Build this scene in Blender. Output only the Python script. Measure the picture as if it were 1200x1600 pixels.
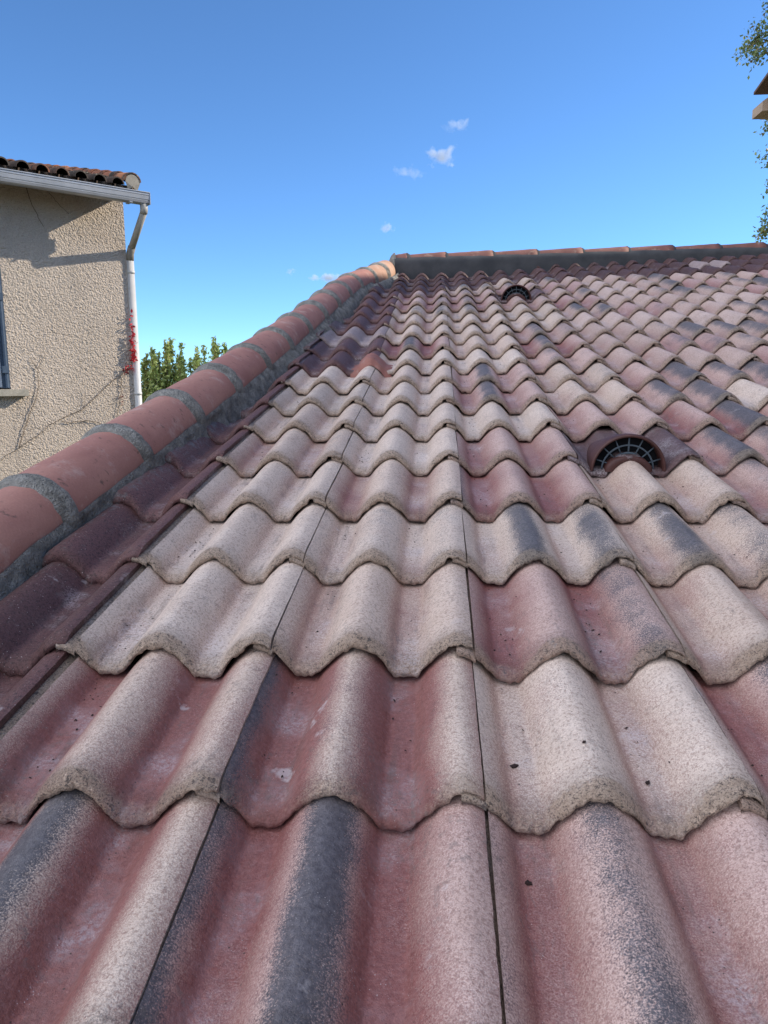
import bpy, bmesh, math, random
from mathutils import Vector, Matrix, noise as MN

for o in list(bpy.data.objects): bpy.data.objects.remove(o)
sc = bpy.context.scene
R_ = math.radians
# ------------------------------------------------------------------ camera
EYE = Vector((-0.05533, -0.78941, 0.44659))
ROT = Matrix(((0.9976289720, -0.0016636105, 0.0688016465),
              (0.0681922577, 0.1587996034, -0.9849530456),
              (-0.0092870959, 0.9873094339, 0.1585365304)))
cd = bpy.data.cameras.new('camera'); cam = bpy.data.objects.new('camera', cd)
sc.collection.objects.link(cam); sc.camera = cam
cam.matrix_world = Matrix.Translation(EYE) @ ROT.to_4x4()
cd.sensor_fit = 'VERTICAL'; cd.sensor_height = 24; cd.sensor_width = 18
cd.lens = 24*1202/1600; cd.clip_start = .02; cd.clip_end = 6000
# ------------------------------------------------------------------ light
FILL_CLOUD = 9.2
SUN_AZ, SUN_EL = R_(70.7), R_(28.1)
SUN_DIR = Vector((math.sin(SUN_AZ)*math.cos(SUN_EL), math.cos(SUN_AZ)*math.cos(SUN_EL), math.sin(SUN_EL)))
w = bpy.data.worlds.new('World'); sc.world = w; w.use_nodes = True
nt = w.node_tree; nt.nodes.clear()
sky = nt.nodes.new('ShaderNodeTexSky'); sky.sky_type = 'NISHITA'; sky.sun_disc = False
sky.sun_elevation = SUN_EL; sky.sun_rotation = SUN_AZ
sky.air_density = 0.6; sky.dust_density = 0.0; sky.ozone_density = 6.0; sky.altitude = 100
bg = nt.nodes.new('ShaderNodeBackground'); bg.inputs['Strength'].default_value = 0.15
wo = nt.nodes.new('ShaderNodeOutputWorld')
# the blue is graded a touch; an added white cloud bank, unseen behind and left, lights the shaded roof
def wn(typ, **k):
    o = nt.nodes.new(typ)
    for a, v in k.items(): setattr(o, a, v)
    return o
grade = wn('ShaderNodeMix', data_type='RGBA', blend_type='MULTIPLY'); grade.inputs[0].default_value = 1; grade.inputs[7].default_value = (.83, .965, .97, 1)
nt.links.new(sky.outputs[0], grade.inputs[6])
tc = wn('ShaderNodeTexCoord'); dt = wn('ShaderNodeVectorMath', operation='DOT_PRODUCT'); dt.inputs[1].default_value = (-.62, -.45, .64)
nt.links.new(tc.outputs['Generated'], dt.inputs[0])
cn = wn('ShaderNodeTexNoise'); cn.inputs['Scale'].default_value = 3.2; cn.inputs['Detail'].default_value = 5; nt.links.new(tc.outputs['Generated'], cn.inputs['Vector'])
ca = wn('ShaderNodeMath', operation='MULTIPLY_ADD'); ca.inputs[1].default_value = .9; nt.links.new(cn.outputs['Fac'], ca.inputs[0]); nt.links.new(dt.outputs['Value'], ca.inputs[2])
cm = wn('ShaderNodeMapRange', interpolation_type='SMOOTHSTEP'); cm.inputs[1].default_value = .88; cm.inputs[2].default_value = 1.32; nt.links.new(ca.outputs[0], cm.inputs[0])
cx = wn('ShaderNodeMix', data_type='RGBA'); cx.inputs[7].default_value = (FILL_CLOUD*.92, FILL_CLOUD*.97, FILL_CLOUD*1.12, 1)
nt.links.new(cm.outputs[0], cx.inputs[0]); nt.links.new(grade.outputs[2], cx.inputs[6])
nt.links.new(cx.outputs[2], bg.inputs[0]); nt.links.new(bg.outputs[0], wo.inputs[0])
sd = bpy.data.lights.new('sun', 'SUN'); sd.energy = 3.4; sd.angle = R_(.53); sd.color = (1, .9, .76)
so = bpy.data.objects.new('sun', sd); sc.collection.objects.link(so)
so.rotation_euler = (-SUN_DIR).to_track_quat('-Z', 'Y').to_euler(); so.location = (20, 10, 20)
sc.view_settings.view_transform = 'Standard'; sc.view_settings.look = 'None'
sc.view_settings.exposure = 0.8; sc.view_settings.gamma = 1
sc.view_settings.use_curve_mapping = False

# ------------------------------------------------------------------ helpers
col = sc.collection
rnd = random.Random(7)
def sm(x, a, b):
    t = max(0., min(1., (x-a)/(b-a))) if a != b else float(x > a)
    return t*t*(3-2*t)
def interp(x, xs, ys):
    if x <= xs[0]: return ys[0]
    for i in range(1, len(xs)):
        if x <= xs[i]:
            return ys[i-1]+(ys[i]-ys[i-1])*(x-xs[i-1])/(xs[i]-xs[i-1])
    return ys[-1]
def nz(x, y=0., z=0.): return MN.noise(Vector((x, y, z)))
def tag(o, label=None, cat=None, group=None, kind=None):
    if label: o['label'] = label
    if cat: o['category'] = cat
    if group: o['group'] = group
    if kind: o['kind'] = kind
    return o
def empty(name, loc):
    o = bpy.data.objects.new(name, None); col.objects.link(o); o.location = loc; o.empty_display_size = .2
    return o
class MB:
    def __init__(s): s.v = []; s.f = []; s.mask = []; s.tint = []; s.mi = []
    def add(s, vs, fs, M=None, mask=None, tint=None, mi=0):
        b = len(s.v)
        if M is not None: vs = [M @ Vector(p) for p in vs]
        s.v += [tuple(p) for p in vs]; s.f += [tuple(i+b for i in f) for f in fs]
        s.mi += [mi]*len(fs)
        s.mask += mask if mask else [(0, 0, 0, 0)]*len(vs)
        s.tint += tint if tint else [(1, 1, 1, 1)]*len(vs)
    def grid(s, pts, closed=False, **k):
        n, m = len(pts), len(pts[0]); vs = [p for r in pts for p in r]; fs = []
        for i in range(n-1):
            for j in range(m if closed else m-1):
                j2 = (j+1) % m
                fs.append((i*m+j, i*m+j2, (i+1)*m+j2, (i+1)*m+j))
        s.add(vs, fs, **k)
    def box(s, a, b, M=None, **k):
        x0, y0, z0 = a; x1, y1, z1 = b
        vs = [(x0,y0,z0),(x1,y0,z0),(x1,y1,z0),(x0,y1,z0),(x0,y0,z1),(x1,y0,z1),(x1,y1,z1),(x0,y1,z1)]
        s.add(vs, [(0,3,2,1),(4,5,6,7),(0,1,5,4),(1,2,6,5),(2,3,7,6),(3,0,4,7)], M=M, **k)
    def tube(s, pts, rad, n=8, cap=True, **k):
        pts = [Vector(p) for p in pts]
        rad = rad if isinstance(rad, (list, tuple)) else [rad]*len(pts)
        rings = []; up = Vector((0, 0, 1))
        d0 = (pts[1]-pts[0]).normalized()
        ref = up if abs(d0.z) < .9 else Vector((1, 0, 0))
        x = d0.cross(ref).normalized()
        for i, p in enumerate(pts):
            d = (pts[min(i+1, len(pts)-1)]-pts[max(i-1, 0)]).normalized()
            x = (x-d*x.dot(d)).normalized(); y = d.cross(x)
            rings.append([p+(x*math.cos(t*2*math.pi/n)+y*math.sin(t*2*math.pi/n))*rad[i] for t in range(n)])
        vs = [p for r in rings for p in r]; fs = []
        for i in range(len(rings)-1):
            for j in range(n):
                fs.append((i*n+j, i*n+(j+1) % n, (i+1)*n+(j+1) % n, (i+1)*n+j))
        if cap:
            fs.append(tuple(reversed(range(n)))); fs.append(tuple((len(rings)-1)*n+j for j in range(n)))
        s.add(vs, fs, **k)
    def build(s, name, mats, parent=None, M=None, smooth=True):
        me = bpy.data.meshes.new(name); me.from_pydata(s.v, [], s.f); me.update()
        for m in (mats if isinstance(mats, list) else [mats]): me.materials.append(m)
        if any(s.mi): me.polygons.foreach_set('material_index', s.mi)
        if smooth: me.polygons.foreach_set('use_smooth', [True]*len(me.polygons))
        a = me.attributes.new('mask', 'FLOAT_COLOR', 'POINT'); a.data.foreach_set('color', [c for q in s.mask for c in q])
        a = me.attributes.new('tint', 'FLOAT_COLOR', 'POINT'); a.data.foreach_set('color', [c for q in s.tint for c in q])
        o = bpy.data.objects.new(name, me); col.objects.link(o)
        if M is not None: o.matrix_world = M
        if parent is not None:
            o.parent = parent
            o.matrix_parent_inverse = Matrix.Translation(parent.location).inverted() if parent.type == 'EMPTY' else parent.matrix_basis.inverted()
            if o.parent.parent is not None:
                o.matrix_parent_inverse = (Matrix.Translation(parent.parent.location).inverted() @ Matrix.Identity(4))
                o.matrix_parent_inverse = world_of(parent).inverted()
        return o
def world_of(o):
    M = o.matrix_basis.copy()
    if o.parent is None: return M
    return world_of(o.parent) @ o.matrix_parent_inverse @ M

# ------------------------------------------------------------------ materials
class NT:
    def __init__(s, name):
        s.m = bpy.data.materials.new(name); s.m.use_nodes = True; s.t = s.m.node_tree
        s.b = s.t.nodes['Principled BSDF']; s.pos = s.t.nodes.new('ShaderNodeNewGeometry').outputs['Position']
    def n(s, typ, **k):
        o = s.t.nodes.new(typ)
        for a, v in k.items(): setattr(o, a, v)
        return o
    def L(s, a, b):
        if isinstance(a, (int, float, tuple)): b.default_value = a
        else: s.t.links.new(a, b)
    def noise(s, scale, detail=3, rough=.55, vec=None, dist=0):
        o = s.n('ShaderNodeTexNoise'); s.L(vec or s.pos, o.inputs['Vector'])
        o.inputs['Scale'].default_value = scale; o.inputs['Detail'].default_value = detail
        o.inputs['Roughness'].default_value = rough; o.inputs['Distortion'].default_value = dist
        return o.outputs['Fac']
    def voro(s, scale, vec=None, out='Distance', feat='F1'):
        o = s.n('ShaderNodeTexVoronoi', feature=feat); s.L(vec or s.pos, o.inputs['Vector']); o.inputs['Scale'].default_value = scale
        return o.outputs[out]
    def rng(s, x, a, b, c=0., d=1.):
        o = s.n('ShaderNodeMapRange'); s.L(x, o.inputs[0])
        for i, v in enumerate((a, b, c, d)): s.L(v, o.inputs[i+1])
        return o.outputs[0]
    def math(s, op, a, b=0., c=0., clamp=False):
        o = s.n('ShaderNodeMath', operation=op, use_clamp=clamp)
        s.L(a, o.inputs[0]); s.L(b, o.inputs[1]); s.L(c, o.inputs[2]); return o.outputs[0]
    def mix(s, f, a, b, blend='MIX'):
        o = s.n('ShaderNodeMix', data_type='RGBA', blend_type=blend)
        s.L(f, o.inputs[0])
        for v, i in ((a, 6), (b, 7)):
            if isinstance(v, tuple): v = (*v[:3], 1)
            s.L(v, o.inputs[i])
        return o.outputs[2]
    def attr(s, name):
        o = s.n('ShaderNodeAttribute', attribute_name=name); return o
    def scaled(s, v):
        o = s.n('ShaderNodeVectorMath', operation='MULTIPLY'); s.L(s.pos, o.inputs[0]); o.inputs[1].default_value = v; return o.outputs[0]
    def bump(s, h, strength, dist):
        o = s.n('ShaderNodeBump'); s.L(h, o.inputs['Height']); o.inputs['Strength'].default_value = strength
        o.inputs['Distance'].default_value = dist
        s.L(o.outputs[0], s.b.inputs['Normal'])
    def fin(s, c, rough=.8, spec=.3):
        s.L((*c, 1) if isinstance(c, tuple) else c, s.b.inputs['Base Color']); s.L(rough, s.b.inputs['Roughness'])
        s.b.inputs['Specular IOR Level'].default_value = spec
        return s.m

def tile_material():
    t = NT('concrete_tile'); at = t.attr('mask'); ti = t.attr('tint')
    sp = t.n('ShaderNodeSeparateColor'); t.L(at.outputs['Color'], sp.inputs[0])
    Rm, Gm, Bm, Am = sp.outputs[0], sp.outputs[1], sp.outputs[2], at.outputs['Alpha']
    fine = t.noise(520, 2, .7); mid = t.noise(150, 3, .6); low = t.noise(14, 3, .6); vlow = t.noise(3.5, 2, .5)
    grit = t.voro(430)
    c = t.mix(t.rng(low, .3, .7), t.mix(1., ti.outputs['Color'], (.90, .86, .84), 'MULTIPLY'),
              t.mix(1., ti.outputs['Color'], (1.07, 1.07, 1.07), 'MULTIPLY'))
    c = t.mix(t.rng(fine, .38, .68, 0., .50), c, t.mix(1., c, (.55, .50, .48), 'MULTIPLY'))
    gr = t.noise(215, 3, .75)
    c = t.mix(t.rng(gr, .50, .62, 0., .68), c, t.mix(1., c, (.50, .43, .41), 'MULTIPLY'))
    # red oxide glaze, sprayed: stippled edge
    k = t.math('ADD', Rm, t.math('ADD', t.math('MULTIPLY', t.math('SUBTRACT', fine, .5), .85), t.math('MULTIPLY', t.math('SUBTRACT', low, .5), .55)))
    rf = t.rng(k, .22, .80)
    redc = t.mix(t.rng(mid, .3, .7), (.150, .034, .032), (.235, .070, .060))
    redc = t.mix(t.rng(gr, .48, .70, 0., .45), redc, (.40, .22, .20))
    c = t.mix(t.math('MULTIPLY', rf, .90), c, redc)
    k2 = t.math('ADD', Gm, t.math('ADD', t.math('MULTIPLY', t.math('SUBTRACT', fine, .5), 1.6), t.math('MULTIPLY', t.math('SUBTRACT', low, .5), .9)))
    gf = t.rng(k2, .35, .80)
    c = t.mix(t.math('MULTIPLY', gf, .93), c, t.mix(t.rng(mid, .3, .7), (.042, .042, .050), (.11, .105, .115)))
    # weathered lip
    lipk = t.rng(t.math('ADD', Bm, t.math('MULTIPLY', t.math('SUBTRACT', mid, .5), .7)), .3, .65)
    lipc = t.mix(t.rng(t.noise(90, 4, .7), .35, .65), (.50, .39, .29), (.70, .58, .46))
    lipc = t.mix(.58, lipc, t.mix(1., c, (.92, .78, .66), 'MULTIPLY'))
    lipc = t.mix(t.rng(t.noise(420, 2, .6), .55, .63, 0., .75), lipc, (.10, .075, .06))
    lipc = t.mix(t.rng(t.noise(170, 3, .7, dist=.6), .57, .63, 0., .85), lipc, (.055, .042, .035))
    c = t.mix(t.math('MULTIPLY', lipk, .9), c, lipc)
    # mortar smear
    mk = t.rng(t.math('ADD', Am, t.math('MULTIPLY', t.math('SUBTRACT', t.noise(60, 4, .7), .5), 1.3)), .35, .7)
    c = t.mix(mk, c, (.15, .155, .15))
    val = ti.outputs['Alpha']
    st = t.noise(26, 5, .65, vec=t.scaled((2.2, .16, .16)))
    vm = t.rng(val, .55, 1.)
    c = t.mix(t.math('MULTIPLY', t.math('MULTIPLY', t.rng(st, .50, .66), t.rng(t.noise(7, 3), .42, .62)), t.math('MULTIPLY_ADD', vm, .40, .16)), c, (.11, .085, .075))
    vb = t.math('MULTIPLY', t.math('MULTIPLY', vm, t.rng(t.noise(9, 4, .6), .50, .64)), t.rng(gr, .62, .42))
    c = t.mix(t.math('MULTIPLY', vb, .34), c, (.60, .55, .56))
    gm = t.math('MULTIPLY', t.rng(t.noise(85, 4, .75), .54, .64), t.rng(t.noise(8, 2), .46, .60))
    c = t.mix(t.math('MULTIPLY', gm, .50), c, (.16, .13, .115))
    # dirt flecks and pale flecks, fine scratches
    fl = t.rng(t.math('MULTIPLY', t.voro(95), 1.), .13, .07)
    fl = t.math('MULTIPLY', fl, t.rng(t.noise(11, 2), .50, .62))
    c = t.mix(t.math('MULTIPLY', fl, .85), c, (.035, .025, .02))
    wf = t.math('MULTIPLY', t.rng(t.voro(230), .15, .08), t.rng(t.noise(25, 2), .5, .62))
    c = t.mix(t.math('MULTIPLY', wf, .65), c, (.62, .56, .52))
    tsep = t.n('ShaderNodeSeparateColor'); t.L(ti.outputs['Color'], tsep.inputs[0])
    dk = t.rng(tsep.outputs[0], .30, .20)
    ws = t.math('MULTIPLY', t.rng(t.voro(150), .17, .08), t.rng(t.noise(45, 2), .50, .60))
    c = t.mix(t.math('MULTIPLY', t.math('MULTIPLY', ws, dk), .8), c, (.55, .48, .45))
    c = t.mix(t.math('MULTIPLY', t.math('MULTIPLY', t.rng(gr, .5, .7), dk), .6), c, (.02, .010, .010))
    sc_ = t.noise(60, 2, .5, vec=t.scaled((1.6, .35, .35)), dist=1.5)
    sf = t.math('MULTIPLY', t.rng(sc_, .63, .70), t.rng(vlow, .48, .62))
    c = t.mix(t.math('MULTIPLY', sf, .35), c, (.13, .11, .1))
    # chalky bloom patches
    bl = t.math('MULTIPLY', t.rng(t.noise(20, 4, .65), .64, .72), t.rng(vlow, .5, .6))
    c = t.mix(t.math('MULTIPLY', bl, .45), c, (.60, .54, .52))
    h = t.math('ADD', t.math('MULTIPLY', fine, .6), t.math('MULTIPLY', mid, .8))
    h = t.math('ADD', h, t.math('MULTIPLY', t.math('MULTIPLY', Bm, 3.2), t.rng(t.noise(230, 4, .8), .35, .6)))
    t.bump(h, .75, .0022)
    return t.fin(c, t.rng(fine, .3, .7, .52, .72), .38)
def simple_mat(name, a, b, scale=20, rough=.85, bump=.4, bd=.004, spec=.3, fine=200, speck=None, lowv=.25):
    t = NT(name); l = t.noise(scale, 4, .6); f = t.noise(fine, 3, .65)
    c = t.mix(t.rng(l, .32, .68), a, b)
    c = t.mix(t.rng(f, .35, .7, 0., lowv), c, t.mix(1., c, (.5, .48, .46), 'MULTIPLY'))
    if speck:
        c = t.mix(t.math('MULTIPLY', t.rng(t.voro(speck[0]), .18, .1), .8), c, speck[1])
    if bump: t.bump(t.math('ADD', l, f), bump, bd)
    return t.fin(c, rough, spec)
M_tile = tile_material()
M_mortar = simple_mat('mortar', (.165, .158, .14), (.36, .345, .31), 30, .95, 1., .010, .15, 160, (120, (.05, .05, .045)), .5)
M_fascia = simple_mat('smooth_mortar', (.05, .052, .055), (.078, .078, .08), 9, .95, .4, .003, .15, 200)
def clay_mat(name, a, b, pale):
    t = NT(name); l = t.noise(7, 4, .6, vec=t.scaled((1, .6, 1))); f = t.noise(240, 3)
    c = t.mix(t.rng(l, .35, .65), a, b)
    c = t.mix(t.rng(t.noise(13, 5, .7), .56, .70, 0., .75), c, pale)
    c = t.mix(t.math('MULTIPLY', t.rng(t.noise(38, 4, .7), .60, .7), .7), c, (.07, .05, .04))
    c = t.mix(t.rng(f, .35, .7, 0., .2), c, (.12, .06, .04))
    t.bump(t.math('ADD', t.math('MULTIPLY', l, .6), t.math('MULTIPLY', f, .3)), .35, .003)
    return t.fin(c, .72, .35)
M_clay = clay_mat('terracotta', (.31, .135, .105), (.41, .20, .15), (.48, .33, .28))
M_clay2 = clay_mat('terracotta_ridge', (.16, .065, .05), (.23, .10, .075), (.36, .27, .2))
M_clay3 = clay_mat('pale_terracotta', (.40, .22, .14), (.50, .31, .21), (.55, .45, .34))
M_repair = clay_mat('clay_patch', (.22, .085, .065), (.30, .125, .095), (.30, .2, .17))
M_vent = simple_mat('brown_vent_plastic', (.055, .020, .016), (.085, .032, .026), 30, .6, .3, .002, .4)
M_grille = simple_mat('dark_grille', (.05, .068, .085), (.095, .12, .14), 60, .6, 0, .001, .4)
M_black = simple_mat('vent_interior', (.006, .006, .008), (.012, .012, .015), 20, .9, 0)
M_deck = simple_mat('roof_underlay', (.03, .026, .024), (.05, .045, .04), 8, .95, 0)

# ------------------------------------------------------------------ roof surface
SL = R_(13.0); E_ = 0.3008; W_ = 0.30
def lift(u, v):
    l = interp(v, [1.8,2.1,2.4,2.7,3,3.3,3.6,3.9,4.2,4.5,4.8,5.1,5.4,6.3],
               [0,.002,.006,.01,.018,.026,.038,.048,.058,.067,.072,.074,.076,.08])
    return l+.028*max(0, u)*sm(v, 4.2, 6.2)
cS, sS = math.cos(SL), math.sin(SL)
def P(u, v, h, lf=True):
    if lf: h = h+lift(u, v)
    return Vector((u, v*cS-h*sS, v*sS+h*cS))
AMP = .047
def hump(u):
    x = abs(((u-.125+.075) % .15)-.075)
    f = 1-(x/.0572)**1.75
    return .5*(f+math.sqrt(f*f+.0045))/1.0011
def prof(u): return -.032+AMP*hump(u)

def style(c, r):
    """per tile: base tint, red in valleys, dark on the left edge / middle hump / right hump, lip amount"""
    g = random.Random(c*131+r*7919+5)
    cream = (.63, .505, .41); pink = (.58, .42, .36); pale = (.67, .555, .46)
    s = dict(t=cream, red=g.uniform(.12, .38), L=0, M=0, Rr=0, lip=1., all=0, smear=0)
    q = g.random()
    if q < .20: s.update(t=pink, red=g.uniform(.35, .55))
    elif q < .36: s.update(t=pink, red=g.uniform(.3, .5), M=g.uniform(.3, .7), Rr=g.uniform(.1, .6))
    elif q < .66: s.update(M=g.uniform(.4, .9), Rr=g.uniform(0, .9), red=.3)
    elif q < .78: s.update(t=pale, red=.1)
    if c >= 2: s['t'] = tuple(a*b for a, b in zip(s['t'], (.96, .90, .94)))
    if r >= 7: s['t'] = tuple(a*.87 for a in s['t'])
    T = {(-2,0): dict(red=1.0, M=.95, t=cream), (-1,0): dict(red=.70, L=.75, M=.95, mo=.012, t=pink, Rr=0), (0,0): dict(t=pink, red=.46, M=.62, L=.35, mo=.006, Rr=.1), (1,0): dict(t=pink, red=.6, M=.4),
         (-2,1): dict(t=cream, red=.74, M=0, Rr=0), (-1,1): dict(t=cream, red=1.12, L=.75, M=.12, Rr=.15, lip=.45), (0,1): dict(t=pale, red=.36, M=.05, Rr=0), (1,1): dict(t=pink, red=.55, L=.5, M=.7, Rr=.6),
         (-2,2): dict(t=pale, red=.2, M=0, Rr=0), (-1,2): dict(t=cream, red=.34, M=.12, Rr=.1), (0,2): dict(t=pink, red=.60, M=.1, Rr=.62), (1,2): dict(t=cream, red=.36, M=0, Rr=0), (2,2): dict(t=pink, red=.4, M=.3),
         (-2,3): dict(t=pale, red=.16, M=0, Rr=0), (-1,3): dict(t=pale, red=.22, M=.30, Rr=.34), (0,3): dict(t=pale, red=.2, M=.85, Rr=.78), (1,3): dict(t=cream, red=.3, M=.78, Rr=.55), (2,3): dict(t=pink, red=.35, M=.4),
         (-2,4): dict(t=pale, red=.2, M=0, Rr=.05), (-1,4): dict(t=cream, red=.45, M=0, Rr=.1), (0,4): dict(t=pink, red=.68, L=.6, M=0, Rr=.05), (1,4): dict(t=cream, red=.3, M=0, Rr=.1), (2,4): dict(t=pink, red=.4, M=.55, Rr=.4),
         (-2,5): dict(t=cream, red=.42, M=0, Rr=.42), (-1,5): dict(t=pale, red=.14, M=0, Rr=0), (0,5): dict(t=pink, red=.5, M=.05, Rr=0), (2,5): dict(t=pink, red=.45, M=.8, Rr=.75), (3,5): dict(t=pink, red=.5, M=.45, Rr=.2),
         (-2,6): dict(t=cream, red=.2, M=0, Rr=0), (-1,6): dict(t=pale, red=.18, M=.12, Rr=0), (0,6): dict(t=pale, red=.16, M=0, Rr=0), (1,6): dict(t=pink, red=.44, M=0, Rr=0), (2,6): dict(t=pink, red=.72, M=.05, Rr=.9), (3,6): dict(t=pink, red=.5, M=.1, Rr=.1),
         (-1,7): dict(t=pale, red=.18, M=0, Rr=0), (0,7): dict(t=pink, red=.48, L=.3, M=.8, Rr=0), (1,7): dict(t=cream, red=.25, M=0, Rr=0), (2,7): dict(t=pink, red=.3, M=.85, Rr=.85), (3,7): dict(t=pale, red=.12, M=0, Rr=0),
         (-2,8): dict(t=pale, red=.15, M=0, Rr=0), (-1,8): dict(t=cream, red=.26, M=0, Rr=0), (0,8): dict(t=pink, red=.4, M=.85, Rr=.2), (1,8): dict(t=cream, red=.35, M=0, Rr=.5), (2,8): dict(t=pink, red=.4, M=.25, Rr=.8), (3,8): dict(t=pink, red=.3, M=.8, Rr=.85),
         (-1,9): dict(t=pale, red=.2, M=0, Rr=0), (-1,10): dict(t=pink, red=.72, M=.85, Rr=0), (-1,11): dict(t=cream, red=.18, M=0, Rr=0), (-1,12): dict(t=cream, red=.4, M=.15, Rr=.2), (-1,13): dict(t=cream, red=.2, M=.5, Rr=.7), (-1,14): dict(t=pink, red=.5, M=0, Rr=.5),
         (0,9): dict(t=pale, red=.15, M=0, Rr=0), (0,10): dict(t=cream, red=.3, M=0, Rr=0), (0,11): dict(t=cream, red=.2, M=0, Rr=.1), (1,9): dict(t=pink, red=.3, M=.5, Rr=.3), (1,10): dict(t=pink, red=.66, M=.75, Rr=0), (0,12): dict(t=cream, red=.2, M=0, Rr=.1), (1,12): dict(t=cream, red=.2, M=.3, Rr=.3)}
    s.update(T.get((c, r), {}))
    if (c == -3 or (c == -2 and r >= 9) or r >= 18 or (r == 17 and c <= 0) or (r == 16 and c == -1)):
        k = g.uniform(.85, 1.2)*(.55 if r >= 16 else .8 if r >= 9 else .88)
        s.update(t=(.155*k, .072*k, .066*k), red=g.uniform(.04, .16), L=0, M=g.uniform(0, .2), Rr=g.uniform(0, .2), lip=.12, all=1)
        if (c, r) in ((-2, 11), (6, 19), (8, 19)): s['t'] = (.33, .26, .25)
    return s

def tile_geo(mb, c, r, nu, nv, M, ucut=None):
    """one interlocking double pantile; local u across, v up the slope, z out of the roof"""
    s = style(c, r); sd = c*17.3+r*5.71
    w = W_-.0022-(.012 if c == -3 else 0)
    us = [w*i/nu for i in range(nu+1)]
    if ucut is not None: us = [u for u in us if u >= ucut]
    lip = [(.004, -.0185), (.0, -.0135), (.002, -.0085), (.008, -.0046), (.017, -.0016), (.028, 0.)]
    body = [.028+(.345-.028)*((j+1)/nv) for j in range(nv)]
    rows = [(v, z, True) for v, z in lip]+[(v, 0., False) for v in body]
    pts, mask, tint = [], [], []
    def vary(u):   # where the overlap at the right edge makes the lip thinner
        return 1.-.42*sm(u, w-.040, w-.034)
    for ri, (v, z, isl) in enumerate(rows):
        row = []
        for u in us:
            n1 = nz(u*38+sd, v*30, 3.1)*.0038+nz(u*130+sd, v*90, 7.7)*.0026
            n2 = nz(u*70+sd*2, 9.3+v*25, 1.)*.0034+nz(u*210+sd*2, 9.3+v*25, 1.)*.0018
            k = 1. if isl and ri < 5 else max(0, 1-(v-.024)/.03)*.3
            zz = prof(u)+z*(vary(u) if ri < 3 else 1.)
            if ri <= 1: zz += n2*1.2
            vv = v+(n1*1.5 if ri < 5 else n1*.3*k)
            zz += n1*.35*k
            if s['all'] and isl: zz += z*.45; vv += n1*.9
            zz += nz(u*9+sd, v*7, 2.)*.0012
            row.append((u+nz(v*60+sd, 5.5)*.0007*(u > .2), vv, zz))
            x = 1-hump(u)
            h = u/w
            lowm = nz(u*10+sd*3, v*5, 4.)
            red = s['red']*(.30+.95*x**.8) if s['red'] < .95 else s['red']*(.14+1.0*x**.6)
            og = (math.exp(-((u-.178)/.011)**2)+math.exp(-((u-.029)/.011)**2))*(0 if s['all'] else .35+.9*s['red'])
            red += .16*og
            red += lowm*.22
            d = s['L']*math.exp(-(u/.020)**2)
            mo = .119+s.get('mo', 0)
            d += s['M']*math.exp(-abs((u-mo)/.033)**2.6)*1.1
            d += s['Rr']*math.exp(-abs((u-.258)/.033)**2.6)*1.1
            d += lowm*.25*(d > .05)
            lp = s['lip']*(1-sm(v, .010+.010*nz(u*25+sd, 2.), .031+.012*nz(u*25+sd, 2.)))*(.50+.58*hump(u))
            lp = max(lp, s['lip']*.25*(1-sm(v, .03, .06)))
            ug = c*W_+u; ve = (r-1)*E_+v
            sme = 0.
            if c <= -2:
                edge = -.945+.068*ve+.15
                edge -= .03*(1-sm(ve, 1.4, 2.8)); sme = .46*(1-sm(ug, edge-.03, edge+.055))
            mask.append((red, d, lp, sme))
            b = 1+.13*nz(sd*3.3, 1.1); og = min(1, og*.62) if not s['all'] else 0
            tint.append((s['t'][0]*b, s['t'][1]*b*(1-.26*og), s['t'][2]*b*(1-.44*og), x))
        pts.append(row)
    mb.grid(pts, M=M, mask=mask, tint=tint)
    n = len(us); k = len(mb.v)
    # underside strip + side walls
    def strip(plist, m, tt):
        mb.grid(plist, M=M, mask=[m]*(len(plist)*len(plist[0])), tint=[tt]*(len(plist)*len(plist[0])))
    tt = (*s['t'], 1); base = pts[0]
    strip([[(p[0], .07, p[2]) for p in base], base], (0, 0, .8*s['lip']+.1, 0), tt)
    for e in (0, -1):
        top = [row[e] for row in pts]
        bot = [(p[0]+(.0 if e else .0), p[1], prof(p[0])-.0175*vary(p[0])) for p in top]
        bot[0] = top[0]; bot[1] = (top[1][0], top[1][1], top[1][2])
        strip([top, bot] if e else [bot, top], (.1, 0, .5*s['lip'], 0), tt)
    # interlocking nib that slips beneath the neighbour on the left
    if ucut is None:
        fl = []; m2 = []
        nvb = [(.0, -.0215), (-.003, -.0165), (-.001, -.0125), (.006, -.0112), (.06, -.0122), (.35, -.0122)]
        for v, z in nvb:
            fl.append([(-.027+.0275*i/6, v+nz(i*.7+sd, v*40)*.003, prof(-.027+.0275*i/6)+z) for i in range(7)])
        mb.grid(fl, M=M, mask=[(.0, .3, .9*s['lip'], 0)]*42, tint=[tt]*42)
        strip([[(-.027, p[1], p[2]-.008) for p in [f[0] for f in fl]], [f[0] for f in fl]], (0, .2, .9*s['lip'], 0), tt)

def tile_matrix(c, r):
    g = random.Random(c*733+r*97)
    u = c*W_; v = (r-1)*E_
    dh = (lift(u+.15, v+.3)-lift(u+.15, v))/.3
    tilt = .0232/.30
    du = (lift(u+.3, v)-lift(u, v))/.3
    base = P(u, v, 0)
    M = Matrix.Translation(base+Vector((g.uniform(-.0012, .0008), g.uniform(-.006, .005), g.uniform(-.0006, .0022))))
    return M @ Matrix.Rotation(SL+math.atan(dh)-tilt, 4, 'X') @ Matrix.Rotation(-math.atan(du), 4, 'Y') @ Matrix.Rotation(g.uniform(-.009, .009), 4, 'Z')

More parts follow.
